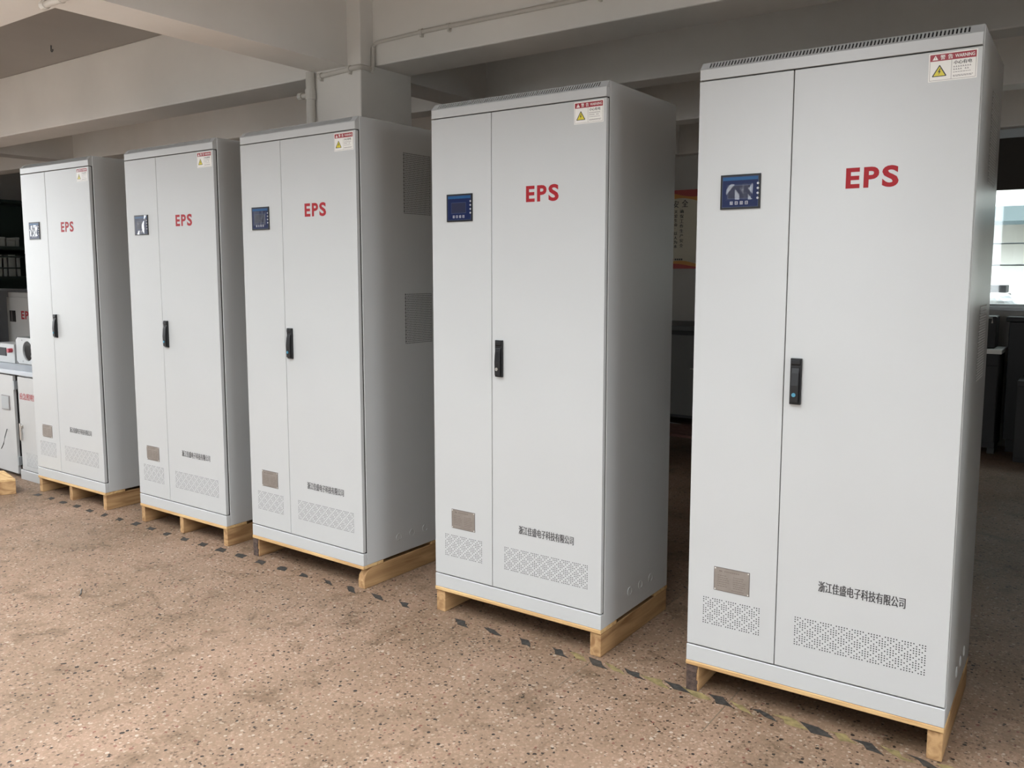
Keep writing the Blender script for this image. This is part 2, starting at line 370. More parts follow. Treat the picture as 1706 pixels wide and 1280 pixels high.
# ------------------------------------------------------------------ EPS cabinets
CW, CD = 0.80, 0.566
ZP = 0.1073                      # pallet top
HB, HD, HL, HT = 0.0613, 1.9208, 1.9581, 1.982   # plinth top, door top, hood lip top, roof
OFF = (CW / 2, CD / 2, 0)
DT = 0.019; BF = 0.0250           # door thickness, front plane of the body behind the doors
PITCH = 0.00785
def perf_plate(cols, rows, px, pz, keep, rad, stagger=False, face='front'):
    """perforated sheet: every hole is a real opening over a dark backing; lies in XZ facing -Y, origin at its lower left"""
    mb = MB(); t = 0.0008; n = 8
    for j in range(rows):
        ox = px / 2 if (stagger and j % 2) else 0
        for i in range(cols):
            x, z = i * px + ox, j * pz
            if not keep(i, j):
                mb.add([(x, -t, z), (x + px, -t, z), (x + px, -t, z + pz), (x, -t, z + pz)], [(0, 1, 2, 3)], 'paint'); continue
            cx, cz = x + px / 2, z + pz / 2; hx, hz = px / 2, pz / 2
            out = [(1, 0), (1, 1), (0, 1), (-1, 1), (-1, 0), (-1, -1), (0, -1), (1, -1)]
            vs = [(cx + a * hx, -t, cz + b * hz) for a, b in out]
            vs += [(cx + rad * math.cos(k * math.pi / 4), -t, cz + rad * math.sin(k * math.pi / 4)) for k in range(8)]
            vs += [(v[0], -0.0002, v[2]) for v in vs[8:16]]
            fs = [(k, (k + 1) % 8, 8 + (k + 1) % 8, 8 + k) for k in range(8)] + [(8 + k, 8 + (k + 1) % 8, 16 + (k + 1) % 8, 16 + k) for k in range(8)]
            mb.add(vs, fs, 'paint')
    W_, H_ = cols * px + (px / 2 if stagger else 0), rows * pz
    mb.add([(0.001, -0.0002, 0.001), (W_ - 0.001, -0.0002, 0.001), (W_ - 0.001, -0.0002, H_ - 0.001), (0.001, -0.0002, H_ - 0.001)], [(0, 1, 2, 3)], 'black_void')
    return mb
diamond = lambda i, j: (i + j + 3) % 6 != 0 and (i - j + 3) % 6 != 0

def shifted(mb, dx, dy, dz, rot=None):
    if rot == 'right':        # face +X instead of -Y : (x,y,z) -> (-y, x, z)
        mb.v = [(-v[1] + dx, v[0] + dy, v[2] + dz) for v in mb.v]
    else:
        mb.v = [(v[0] + dx, v[1] + dy, v[2] + dz) for v in mb.v]
    return mb

def display_panel():
    mb = MB(); u0, u1, z0, z1 = 0.081, 0.209, 1.624 - ZP, 1.731 - ZP
    mb.box(u0, u1, -0.004, 0.0, z0, z1, 'black_plastic')
    y = -0.0042
    def q(a, b, c, d, m, k=0):
        mb.box(u0 + a, u0 + b, y - 0.0002 * (k + 1), y + 0.0003, z0 + c, z0 + d, m)
    q(0.006, 0.122, 0.006, 0.101, 'panel_line'); q(0.0072, 0.1208, 0.0072, 0.1, 'panel_blue', 1)
    q(0.008, 0.120, 0.089, 0.099, 'panel_band', 2)
    q(0.024, 0.098, 0.032, 0.074, 'panel_line', 2); q(0.0252, 0.0968, 0.0332, 0.0728, 'panel_screen', 3)
    for k, ch in enumerate('图设开日'):
        pass
    for k in range(4):        # four key symbols: small frames with strokes
        a = 0.032 + 0.0162 * k
        q(a, a + 0.009, 0.014, 0.0155, 'panel_white', 2); q(a, a + 0.009, 0.0225, 0.024, 'panel_white', 2)
        q(a, a + 0.0015, 0.014, 0.024, 'panel_white', 2); q(a + 0.0075, a + 0.009, 0.014, 0.024, 'panel_white', 2)
        if k % 2 == 0: q(a + 0.003, a + 0.0055, 0.016, 0.0215, 'panel_white', 2)
        else: q(a, a + 0.009, 0.0183, 0.0197, 'panel_white', 2)
    return mb
def warning_label():
    mb = MB(); u0, z0 = 0.668, 1.947 - ZP; W_, H_ = 0.1195, 0.0755
    mb.box(u0, u0 + W_, -0.0004, 0.0, z0, z0 + H_, 'label_white')
    def q(a, b, c, d, m, k=0):
        y = -0.0005 - 0.0001 * k
        mb.add([(u0 + a, y, z0 + c), (u0 + b, y, z0 + c), (u0 + b, y, z0 + d), (u0 + a, y, z0 + d)], [(0, 1, 2, 3)], m)
    def poly(pts, m, k=0):
        y = -0.0005 - 0.0001 * k
        mb.add([(u0 + a, y, z0 + b) for a, b in pts], [tuple(range(len(pts)))], m)
    q(0.003, W_ - 0.003, 0.0545, H_ - 0.003, 'label_red')
    for a, b, c, d in ((0.003, 0.004, 0.003, 0.0545), (W_ - 0.004, W_ - 0.003, 0.003, 0.0545), (0.003, W_ - 0.003, 0.003, 0.004), (0.0565, 0.0575, 0.003, 0.0545)): q(a, b, c, d, 'label_grey')
    poly([(0.009, 0.0575), (0.0235, 0.0575), (0.01625, 0.0700)], 'label_white', 1)
    q(0.0157, 0.0168, 0.0615, 0.0665, 'label_red', 2); q(0.0157, 0.0168, 0.0592, 0.0604, 'label_red', 2)
    mb.text('警', u0 + 0.0285, u0 + 0.0405, z0 + 0.0575, z0 + 0.0700, 0, 'label_white', 0.0, 0.0007, 2, 0.0007)
    mb.text('告', u0 + 0.0475, u0 + 0.0590, z0 + 0.0575, z0 + 0.0700, 0, 'label_white', 0.0, 0.0007, 2, 0.0007)
    mb.text('WARNING', u0 + 0.0650, u0 + W_ - 0.0070, z0 + 0.0590, z0 + 0.0680, 0, 'label_white', 0.012, 0.0007)
    poly([(0.0105, 0.013), (0.0445, 0.013), (0.0455, 0.0150), (0.0285, 0.0435), (0.0265, 0.0435), (0.0095, 0.0150)], 'label_black')
    poly([(0.0130, 0.0152), (0.0420, 0.0152), (0.0275, 0.0402)], 'label_yellow', 1)
    poly([(0.0285, 0.0350), (0.0235, 0.0245), (0.0270, 0.0252), (0.0255, 0.0175), (0.0315, 0.0280), (0.0280, 0.0272), (0.0305, 0.0345)], 'label_black', 2)
    mb.text('小心有电', u0 + 0.0620, u0 + 0.1060, z0 + 0.0410, z0 + 0.0512, 0, 'label_black', 0.0, 0.0007, 2, 0.0006)
    rr = random.Random(3)
    for zz, n, hh in ((0.0335, 8, 0.0038), (0.0265, 7, 0.0038)):
        for k in range(n):
            if n == 7 and k == 4: continue
            a = 0.0615 + k * 0.0056
            q(a, a + 0.0042, zz, zz + hh * 0.35, 'label_grey'); q(a + 0.001, a + 0.0028, zz, zz + hh, 'label_grey')
    for zz, e_ in ((0.0200, 0.104), (0.0115, 0.111), (0.0088, 0.108)):
        a = 0.0615
        while a < e_:
            l = rr.uniform(0.003, 0.007); q(a, min(a + l, e_), zz, zz + 0.0016, 'label_grey'); a += l + 0.0012
    return mb
def name_plate():
    mb = MB(); u0, z0, W_, H_ = 0.092, 0.375 - ZP, 0.121, 0.080
    mb.box(u0, u0 + W_, -0.0012, 0.0, z0, z0 + H_, 'plate_edge')
    mb.box(u0 + 0.002, u0 + W_ - 0.002, -0.0016, -0.001, z0 + 0.002, z0 + H_ - 0.002, 'plate_metal')
    rr = random.Random(5)
    def q(a, b, c, d): mb.box(u0 + a, u0 + b, -0.0018, -0.0012, z0 + c, z0 + d, 'plate_print')
    q(0.018, 0.028, 0.066, 0.0705)
    for k in range(8): q(0.036 + k * 0.0065, 0.0405 + k * 0.0065, 0.0665, 0.0700)
    for r_ in range(6):
        z = 0.0160 + r_ * 0.0072
        for a, b in ((0.013, 0.052), (0.066, 0.108)):
            x = a
            while x < b - rr.uniform(0, 0.010):
                l = rr.uniform(0.003, 0.008); q(x, min(x + l, b), z, z + 0.0024); x += l + 0.0016
    for k in range(7): q(0.062 + k * 0.006, 0.0660 + k * 0.006, 0.007, 0.0098)
    return mb
def handle(silver):
    mb = MB(); u0, u1, z0, z1 = 0.322, 0.356, 1.021 - ZP, 1.164 - ZP
    c = (u0 + u1) / 2
    b = MB().box(u0, u1, -0.010, 0.0, z0, z1, 'black_plastic')
    lev = [(-0.010, z0 + 0.004), (-0.019, z0 + 0.008), (-0.021, z0 + 0.060), (-0.017, z1 - 0.045), (-0.013, z1 - 0.030), (-0.010, z1 - 0.028)]
    b.prism(lev, 0, u0 + 0.005, u1 - 0.005, 'black_lever')
    b.prism([(-0.010, z1 - 0.022), (-0.0135, z1 - 0.018), (-0.0135, z1 - 0.006), (-0.010, z1 - 0.003)], 0, u0 + 0.003, u1 - 0.003, 'black_plastic')
    return b
def make_cabinet(silver, side_vents, film_mode, seed, dz_eps, dz_txt):
    root = empty('power_cabinet', (0, 0, 0))
    # body shell: rear box, flush plinth, recessed front frame
    body = MB().box(0.0, CW, BF, CD, 0.0, HT, 'paint')
    body.build('body', root, 0.0025, 2, off=OFF)
    MB().box(0.0, CW, 0.0, BF - 0.0003, 0.0, HB - 0.0048, 'paint').build('plinth', root, 0.0015, 1, off=OFF)
    # hood: front lip, sloped slotted strip
    hood = MB().prism([(0.0, HD + 0.004), (BF - 0.0003, HD + 0.004), (BF - 0.0003, HL + 0.0005), (0.0, HL)], 0, 0.002, CW - 0.002, 'paint')
    hood.build('hood', root, 0.001, 1, off=OFF)
    ns = 74; a0, a1 = 0.030, CW - 0.030; ps = (a1 - a0) / ns
    s = MB(); dy, dz = 0.0219, HT - HL
    def P(u, t, d=0.0): return (u, dy * t + 0.0003 + d * 0.73, HL + dz * t - d * 0.68)
    def quad(ua, ub, ta, tb, m='paint', d=0.0): s.add([P(ua, ta, d), P(ub, ta, d), P(ub, tb, d), P(ua, tb, d)], [(0, 1, 2, 3)], m)
    quad(0.002, CW - 0.002, 0.0, 0.16); quad(0.002, CW - 0.002, 0.9, 1.0); quad(0.002, a0, 0.16, 0.9); quad(a1, CW - 0.002, 0.16, 0.9)
    for k in range(ns):
        x = a0 + k * ps; quad(x + ps * 0.48, x + ps, 0.16, 0.9)
        for xx in (x, x + ps * 0.48): s.add([P(xx, .16), P(xx, .9), P(xx, .9, .0035), P(xx, .16, .0035)], [(0, 1, 2, 3)], 'paint')
    quad(a0, a1, 0.1, 0.95, 'black_void', 0.0035)
    for u in (0.002, CW - 0.002): s.add([P(u, 0), P(u, 1), (u, BF, HL)], [(0, 1, 2)], 'paint')
    s.build('slotted_vent_strip', root, off=OFF)
    # doors
    doors = []
    for k, (ua, ub) in enumerate(((0.0015, 0.2990), (0.3015, CW - 0.0015))):
        d = MB().box(ua, ub, 0.0, DT, HB, HD, 'paint').build('door', root, 0.002, 2, off=OFF)
        doors.append(d)
    dl, dr = doors
    dl['label'] = 'narrow left door with the control screen'; dr['label'] = 'wide right door with red letters'
    MB().box(0.0035, CW - 0.0035, DT + 0.0004, BF - 0.0002, HB - 0.0046, HD + 0.0036, 'black_void').build('gap_shade', root, off=OFF)  # black sheet behind the doors, paints the shade of the gaps
    display_panel().build('control_screen', dl, off=OFF)
    for k in range(4):
        MB().cyl((0.2015, -0.0062, 1.656 - ZP + k * 0.0150), 1, 0.0035, 0.002, 'panel_white', 12).build('indicator_lamp', dl, off=OFF)
    tag(name_plate().build('name_plate', dl, off=OFF), 'brownish metal rating plate')
    for a in (0.0965, 0.2085):
        for b in (0.3795, 0.4505):
            MB().cyl((a, -0.0026, b - ZP), 1, 0.0022, 0.002, 'label_white', 8).build('rivet', dl, off=OFF)
    o = shifted(perf_plate(25, 13, PITCH, PITCH * 0.93, diamond, 0.0021), 0.0545, 0, 0.2510 - ZP).build('perforated_vent', dl, off=OFF)
    o = shifted(perf_plate(49, 13, PITCH, PITCH * 0.93, diamond, 0.0021), 0.3590, 0, 0.2510 - ZP).build('perforated_vent', dr, off=OFF)
    for ch, ea, eb, ez in (('E', 0.0, 0.039, 0.0), ('P', 0.0495, 0.0915, 0.0), ('S', 0.0995, 0.144, 0.001)):
        tag(MB().text(ch, 0.461 + ea, 0.461 + eb, 1.670 - ez - ZP + dz_eps, 1.729 + ez - ZP + dz_eps, 0, 'red_print', 0.034).build('letter', dr, off=OFF), 'bold red letter ' + ch)
    tag(MB().text('浙江佳盛电子科技有限公司', 0.4295, 0.679, 0.441 - ZP + dz_txt, 0.4745 - ZP + dz_txt, 0, 'black_print', 0.0, 0.0004, 2, 0.0014).build('company_name', dr, off=OFF), 'black Chinese company name')
    tag(warning_label().build('warning_label', dr, off=OFF), 'red and white electric shock warning sticker')
    handle(silver).build('handle', dr, 0.0015, 2, off=OFF)
    cap = MB().cyl((0.338, -0.0225, 1.052 - ZP), 1, 0.0062, 0.004, 'steel' if silver else 'blue_sticker', 16)
    if silver: cap.box(0.3374, 0.3386, -0.0229, -0.0222, 1.049 - ZP, 1.055 - ZP, 'black_void')
    cap.build('lock_cap', dr, off=OFF)
    if film_mode:
        rr = random.Random(seed); fb = MB(); nx, nz = (5, 4) if film_mode == 'full' else (6, 3)
        if film_mode == 'full': a, b, c, d_ = 0.084, 0.206, 1.628 - ZP, 1.728 - ZP
        elif film_mode == 'centre': a, b, c, d_ = 0.098, 0.190, 1.645 - ZP, 1.712 - ZP
        else: a, b, c, d_ = 0.101, 0.186, 1.652 - ZP, 1.702 - ZP
        amp = 0.0035 if film_mode == 'full' else 0.0012
        vs = [(a + (b - a) * i / nx, -0.0066 - rr.random() * amp, c + (d_ - c) * j / nz) for j in range(nz + 1) for i in range(nx + 1)]
        fs = []
        for j in range(nz):
            for i in range(nx):
                q = j * (nx + 1) + i
                if rr.random() < 0.5: fs += [(q, q + 1, q + nx + 2), (q, q + nx + 2, q + nx + 1)]
                else: fs += [(q, q + 1, q + nx + 1), (q + 1, q + nx + 2, q + nx + 1)]
        tag(fb.add(vs, fs, 'thin_film' if film_mode == 'screen' else 'clear_film').build('protective_film', dl, off=OFF), 'crinkled clear protective film')
    # side: perforated fields and cable knock-outs
    if side_vents:
        for z0 in (1.690 - ZP, 1.092 - ZP):
            rows = 33 if z0 > 1.2 else 28
            shifted(perf_plate(19, rows, 0.0094, 0.0084, lambda i, j: True, 0.0030, True), CW, 0.288, z0, 'right').build('side_vent', root, off=OFF)
    for k in range(3):
        y = 0.226 + 0.0904 * k
        MB().ring((CW - 0.0005, y, 0.080), 0, 0.0150, 0.0176, 0.0024, 'paint', 28).cyl((CW - 0.0005, y, 0.080), 0, 0.0145, 0.0008, 'paint', 28).build('knock_out', root, off=OFF)
    return root
# building-frame corners (front left) and small yaw of each cabinet, right to left
CABS = [
    ('A', -1.132, 2.612, 0.0175, False, True, 'screen', 11, 0.0, 0.0, 'grey EPS cabinet at the right end of the row, nearest the camera'),
    ('B', -2.286, 2.644, 0.0015, True, False, None, 2, 0.015, -0.032, 'grey EPS cabinet second from the right, with a silver lock in its handle'),
    ('C', -3.498, 2.646, -0.0202, False, True, 'centre', 23, 0.004, -0.031, 'grey EPS cabinet third from the right, in front of the concrete column'),
    ('D', -4.514, 2.653, -0.0041, False, True, 'full', 37, -0.008, -0.006, 'grey EPS cabinet second from the left end of the row'),
    ('E', -5.685, 2.649, 0.0052, False, True, 'centre', 51, -0.008, -0.003, 'grey EPS cabinet at the left end of the row, farthest away'),
]
PLACE = {}
for n, x, y, th, silver, sv, fm, seed, de, dt, lab in CABS:
    r = make_cabinet(silver, sv, fm, seed, de, dt)
    c, s = math.cos(th), math.sin(th)
    px, py = x + c * CW / 2 - s * CD / 2, y + s * CW / 2 + c * CD / 2
    r.location = (px, py, ZP); r.rotation_euler = (0, 0, th)
    tag(r, lab, 'cabinet', 'EPS power cabinets in a row')
    PLACE[n] = (px, py, th)

# ------------------------------------------------------------------ pallets under the cabinets
def make_pallet(key, label, mid, bark_left, rounded, wide=0.045):
    px, py, th = PLACE[key]
    root = empty('wooden_pallet', (px, py, 0), th)
    hd = 0.0152; zt = ZP - 0.0004
    def board(y0, y1, jit):
        off = (CW / 2, (y0 + y1) / 2, zt - hd)
        o = MB().box(0.0 - jit, CW + jit * 0.5, y0, y1, zt - hd, zt, 'pine_x').build('deck_board', root, 0.002, 1, off=off)
        o.location = (off[0] - OFF[0], off[1] - OFF[1], off[2])
    board(-0.002, 0.125, 0.001); board(CD - 0.115, CD + 0.004, 0.0)
    us = [(0.002, wide), (CW - wide, CW - 0.002)] + ([(0.375, 0.375 + wide * 0.9)] if mid else [])
    for k, (a, b) in enumerate(us):
        zs = zt - hd - 0.0003
        off = ((a + b) / 2, CD / 2, 0)
        if rounded and k == 1:
            prof = [(0.006, 0.0), (CD, 0.0), (CD, zs), (0.055, zs), (0.028, zs - 0.010), (0.010, zs - 0.030), (0.004, zs - 0.055)]
            mb = MB().prism(prof, 0, a, b, 'pine_y')
        else:
            mb = MB().box(a, b, 0.004, CD, 0.0, zs, 'pine_y')
        o = mb.build('stringer', root, 0.002, 1, off=off); o.location = (off[0] - OFF[0], off[1] - OFF[1], 0)
        if bark_left and k == 0:
            rr = random.Random(4); mb2 = MB()
            for q in range(7):
                z = q * zs / 7
                mb2.box(a, b - 0.002 - rr.random() * 0.006, 0.001 - rr.random() * 0.002, 0.0042, z + 0.001, z + zs / 7, 'bark')
            tag(mb2.build('bark_edge', root, off=OFF), 'dark bark left on the end grain')
    return tag(root, label, 'pallet', 'pine pallets under the EPS cabinets')
make_pallet('A', 'pine pallet under the right end EPS cabinet', False, True, False, 0.044)
make_pallet('B', 'pine pallet under the EPS cabinet with the silver lock', False, False, False, 0.048)
make_pallet('C', 'pine pallet with a rounded stringer end, under the cabinet before the column', False, True, True, 0.042)
make_pallet('D', 'three-stringer pine pallet under the second EPS cabinet from the left', True, False, False, 0.036)
make_pallet('E', 'three-stringer pine pallet under the left end EPS cabinet', True, False, False, 0.036)


# ------------------------------------------------------------------ worn hazard tape along the row
tape = empty('hazard_tape', (-2.5, 2.60, 0)); tag(tape, 'worn black and yellow hazard tape on the floor before the cabinets', 'floor tape')
rr = random.Random(12)
def patch(x, y, hw, hl, slant, m, name, jag=0.006):
    pts = []
    base = [(-hw - slant, -hl), (-hw * 0.2 - slant, -hl), (hw - slant, -hl), (hw + slant * 0.1, 0), (hw + slant, hl), (slant, hl), (-hw + slant, hl), (-hw - slant * 0.1, 0)]
    for a, b in base: pts.append((x + a + rr.uniform(-jag, jag) + 2.5, y + b + rr.uniform(-jag, jag) - 2.60))
    z1 = 0.0004 if m == 'tape_yellow' else 0.0007
    MB().prism(pts, 2, 0.0001, z1, m).build(name, tape)
x = -5.60; k = 0
while x < 0.2:
    if not (-2.30 < x < -2.14):
        patch(x, 2.602 + rr.uniform(-0.006, 0.006), 0.027 + rr.uniform(-0.006, 0.004), 0.022 + rr.uniform(-0.006, 0.002), -0.026 if x > -3 else -0.01, 'tape_black', 'black_stripe')
    if x > -1.75:
        patch(x + 0.079, 2.602 + rr.uniform(-0.006, 0.006), 0.03 + rr.uniform(-0.01, 0.006), 0.021, -0.026, 'tape_yellow', 'yellow_stripe', 0.009)
    x += 0.1585; k += 1

# ------------------------------------------------------------------ conduits on column and beams
riser = empty('drain_pipe', (-3.868, 3.424, 0)); tag(riser, 'white pipe running down the left edge of the column', 'pipe')
ro = (-3.868, 3.424, 0)
MB().tube([(-3.868, 3.424, 0.0), (-3.868, 3.424, 2.560)], 0.0255, 'pipe_white', 14).build('pipe', riser, smooth=True, off=ro)
MB().cyl((-3.868, 3.424, 2.41), 2, 0.030, 0.055, 'pipe_white', 14).build('tee_collar', riser, off=ro)
MB().cyl((-3.868 - 0.020, 3.424, 2.437), 0, 0.014, -0.045, 'pipe_white', 12).cyl((-3.868 - 0.065, 3.424, 2.437), 0, 0.021, -0.030, 'pipe_white', 12).build('stub', riser, off=ro)
cond = empty('cable_conduit', (-3.489, 3.5, 2.55)); tag(cond, 'white conduit around the column and along the lit beam', 'conduit')
co = (-3.489, 3.5, 2.55)
def arc(c, r, a0, a1, pl, n=5):
    out = []
    for i in range(n + 1):
        t = R(a0 + (a1 - a0) * i / n); d = [0, 0, 0]; d[pl[0]] = r * math.cos(t); d[pl[1]] = r * math.sin(t)
        out.append(tuple(c[k] + d[k] for k in range(3)))
    return out
cz = 2.545
path = [(-3.80, 3.434, cz - 0.012), (-3.53, 3.434, cz - 0.001)] + arc((-3.495, 3.455, cz), 0.022, -90, 0, (0, 1)) + [(-3.473, 3.50, cz), (-3.473, 3.52, cz)]
MB().tube(path, 0.0135, 'pipe_white', 12).build('conduit_bend', cond, smooth=True, off=co)
MB().tube([(-3.473, 3.530, cz - 0.01), (-3.473, 3.532, 2.665), (-3.465, 3.535, 2.683), (-3.445, 3.536, 2.690), (-3.12, 3.536, 2.696)], 0.0095, 'pipe_white', 10).build('conduit_bend', cond, smooth=True, off=co)
MB().tube([(-3.12, 3.536, 2.696), (0.9, 3.536, 2.674)], 0.0115, 'pipe_white', 10).build('conduit_run', cond, smooth=True, off=co)
for p in ((-3.12, 3.536, 2.696), (-2.93, 3.536, 2.695), (-2.03, 3.536, 2.690), (-0.9, 3.536, 2.684)):
    MB().cyl((p[0] - 0.011, p[1], p[2]), 0, 0.0155, 0.022, 'pipe_white', 12).box(p[0] - 0.006, p[0] + 0.006, 3.528, 3.55, p[2] - 0.026, p[2] - 0.008, 'pipe_white').build('clip', cond, off=co)
for p in ((-3.79, 3.434, cz - 0.011), (-3.56, 3.434, cz - 0.002)):
    MB().cyl((p[0] - 0.010, p[1], p[2]), 0, 0.0185, 0.020, 'pipe_white', 12).box(p[0] - 0.005, p[0] + 0.005, 3.428, 3.45, p[2] - 0.028, p[2] - 0.01, 'pipe_white').build('clip', cond, off=co)
MB().cyl((-3.473, 3.512, cz), 1, 0.0175, 0.018, 'pipe_white', 12).build('clip', cond, off=co)
t0 = empty('beam_conduit', (-3.0, 1.91, 2.545)); tag(t0, 'white conduit with an end cap under the nearest beam', 'conduit')
to = (-3.0, 1.91, 2.545)
MB().tube([(-3.78, 1.905, 2.545), (-1.2, 1.925, 2.545)], 0.014, 'pipe_white', 12).build('pipe', t0, smooth=True, off=to)
MB().cyl((-3.80, 1.905, 2.545), 0, 0.019, 0.03, 'pipe_white', 12).build('end_cap', t0, off=to)
MB().cyl((-3.66, 1.906, 2.545), 0, 0.018, 0.016, 'pipe_white', 12).build('clip', t0, off=to)
hk = MB().tube([(-6.42, 3.26, ZC), (-6.42, 3.26, ZC - 0.02)] + arc((-6.41, 3.26, ZC - 0.034), 0.012, 150, 380, (0, 2), 8), 0.004, 'dark_steel', 8).build('ceiling_hook', smooth=True)
tag(hk, 'small dark hook in the ceiling', 'hook')

# ------------------------------------------------------------------ left background: low cabinet, fan box, second EPS cabinet
lc = empty('low_cabinet', (-5.92, 3.02, 0)); tag(lc, 'low white cabinet with red Chinese lettering beside the left end cabinet', 'cabinet'); lo = (-5.92, 3.02, 0)
MB().box(-6.13, -5.705, 2.765, 3.30, 0.0, 0.725, 'white_coat').build('body', lc, 0.002, 1, off=lo)
MB().box(-6.105, -5.708, 2.745, 2.763, 0.07, 0.715, 'white_coat').build('door', lc, 0.002, 1, off=lo)
MB().box(-6.13, -5.705, 2.742, 2.764, 0.0, 0.066, 'white_coat').build('plinth', lc, 0.002, 1, off=lo)
tag(MB().text('应急照明集中电源', -6.085, -5.715, 0.560, 0.606, 2.745, 'red_print', 0.0, 0.0004, 2, 0.003).build('lettering', lc, off=lo), 'red Chinese lettering')
hb = MB().cyl((-6.075, 2.745, 0.375), 1, 0.014, -0.010, 'steel', 12).box(-6.083, -6.067, 2.728, 2.737, 0.28, 0.395, 'steel'); hb.build('handle', lc, 0.001, 1, off=lo)
shifted(perf_plate(24, 13, PITCH, PITCH * 0.93, diamond, 0.0021), -6.04, 2.745, 0.10).build('perforated_vent', lc, off=lo)
lb = empty('open_cabinet', (-6.5, 3.02, 0)); tag(lb, 'low white cabinet with its door ajar at the left edge of the photo', 'cabinet'); lo2 = (-6.5, 3.02, 0)
bx = MB().box(-6.80, -6.165, 2.80, 3.30, 0.0, 0.725, 'white_coat'); bx.build('body', lb, 0.002, 1, off=lo2)
MB().box(-6.163, -6.135, 2.775, 2.80, 0.03, 0.715, 'black_plastic').build('gap_shade', lb, off=lo2)  # black strip painting in the dark gap between the two low cabinets
MB().prism([(-6.80, 2.78), (-6.80, 2.762), (-6.17, 2.745), (-6.17, 2.763)], 2, 0.03, 0.715, 'white_coat').build('door', lb, off=lo2)
MB().box(-6.35, -6.235, 2.742, 2.752, 0.47, 0.57, 'label_grey').box(-6.345, -6.24, 2.740, 2.744, 0.475, 0.565, 'frame_alu').build('display', lb, off=lo2)
for z in (0.09, 0.62): MB().box(-6.168, -6.150, 2.742, 2.775, z, z + 0.06, 'frame_alu').build('hinge', lb, off=lo2)
MB().tube([(-6.30, 2.745, 0.33), (-6.235, 2.70, 0.29), (-6.24, 2.69, 0.24), (-6.30, 2.70, 0.20)], 0.003, 'dark_steel', 8).build('loose_wire', lb, smooth=True, off=lo2)
wt = MB().box(-6.95, -5.705, 2.735, 3.32, 0.726, 0.758, 'table_grey').build('worktop', None, 0.003, 1); tag(wt, 'pale blue grey worktop on the two low cabinets', 'worktop')
# fan box on the worktop: front plate with a round opening and blades
fx0, fx1, fy, fz0, fz1 = -6.505, -6.165, 2.93, 0.759, 0.955
fb = empty('fan_box', ((fx0 + fx1) / 2, fy + 0.14, fz0)); tag(fb, 'white steel box with a round fan opening on the worktop', 'fan box'); fo = ((fx0 + fx1) / 2, fy + 0.14, fz0)
fc = ((fx0 + fx1) / 2 - 0.0, (fz0 + fz1) / 2 + 0.004); fr_ = 0.071
mb = MB(); n = 32; ring_in = [(fc[0] + fr_ * math.cos(2 * math.pi * i / n), fc[1] + fr_ * math.sin(2 * math.pi * i / n)) for i in range(n)]
def on_rect(t):
    dx, dz = math.cos(t), math.sin(t); hx, hz = (fx1 - fx0) / 2, (fz1 - fz0) / 2 - 0.004
    s_ = min(hx / abs(dx) if abs(dx) > 1e-6 else 9, hz / abs(dz) if abs(dz) > 1e-6 else 9); return (fc[0] + dx * s_, max(fz0, min(fz1, fc[1] + dz * s_)))
ring_out = [on_rect(2 * math.pi * i / n) for i in range(n)]
vs = [(p[0], fy, p[1]) for p in ring_out] + [(p[0], fy, p[1]) for p in ring_in] + [(p[0], fy + 0.012, p[1]) for p in ring_in]
mb.add(vs, [(i, (i + 1) % n, n + (i + 1) % n, n + i) for i in range(n)] + [(n + i, n + (i + 1) % n, 2 * n + (i + 1) % n, 2 * n + i) for i in range(n)], 'white_coat')
mb.build('front_plate', fb, off=fo)
mb = MB().box(fx0, fx0 + 0.003, fy, fy + 0.28, fz0, fz1, 'white_coat').box(fx1 - 0.003, fx1, fy, fy + 0.28, fz0, fz1, 'white_coat').box(fx0, fx1, fy, fy + 0.28, fz0, fz0 + 0.003, 'white_coat').box(fx0, fx1, fy + 0.25, fy + 0.253, fz0, fz1, 'dark_steel')
mb.build('casing', fb, off=fo)
mb = MB().cyl((fc[0], fy + 0.03, fc[1]), 1, 0.024, 0.03, 'black_plastic', 16)
for k in range(5):
    t = 2 * math.pi * k / 5
    pts = [(fc[0] + r_ * math.cos(t + d_), fy + 0.04 + y_, fc[1] + r_ * math.sin(t + d_)) for r_, d_, y_ in ((0.022, 0, 0), (0.07, 0.1, 0.0), (0.07, 0.7, 0.018), (0.022, 0.6, 0.012))]
    mb.add(pts + [(p[0], p[1] + 0.002, p[2]) for p in pts], [(0, 1, 2, 3), (7, 6, 5, 4), (0, 4, 5, 1), (1, 5, 6, 2), (2, 6, 7, 3), (3, 7, 4, 0)], 'label_grey')
mb.build('fan', fb, off=fo)
for a in (-1, 1):
    for b in (-1, 1): MB().cyl((fc[0] + a * 0.075, fy - 0.002, fc[1] + b * 0.075), 1, 0.004, 0.003, 'label_grey', 8).build('screw', fb, off=fo)
pb = empty('power_module', (-6.725, 3.05, 0.759)); tag(pb, 'pale open tray with a grey window and red terminal on the worktop', 'power module'); po = (-6.725, 3.05, 0.759)
MB().box(-6.825, -6.535, 2.93, 3.2, 0.759, 0.90, 'white_coat').build('tray', pb, 0.003, 1, off=po)
MB().box(-6.755, -6.655, 2.925, 2.935, 0.81, 0.87, 'slate').build('window', pb, off=po)
MB().cyl((-6.570, 2.93, 0.855), 1, 0.016, -0.03, 'dull_red', 14).build('terminal_cap', pb, off=po)

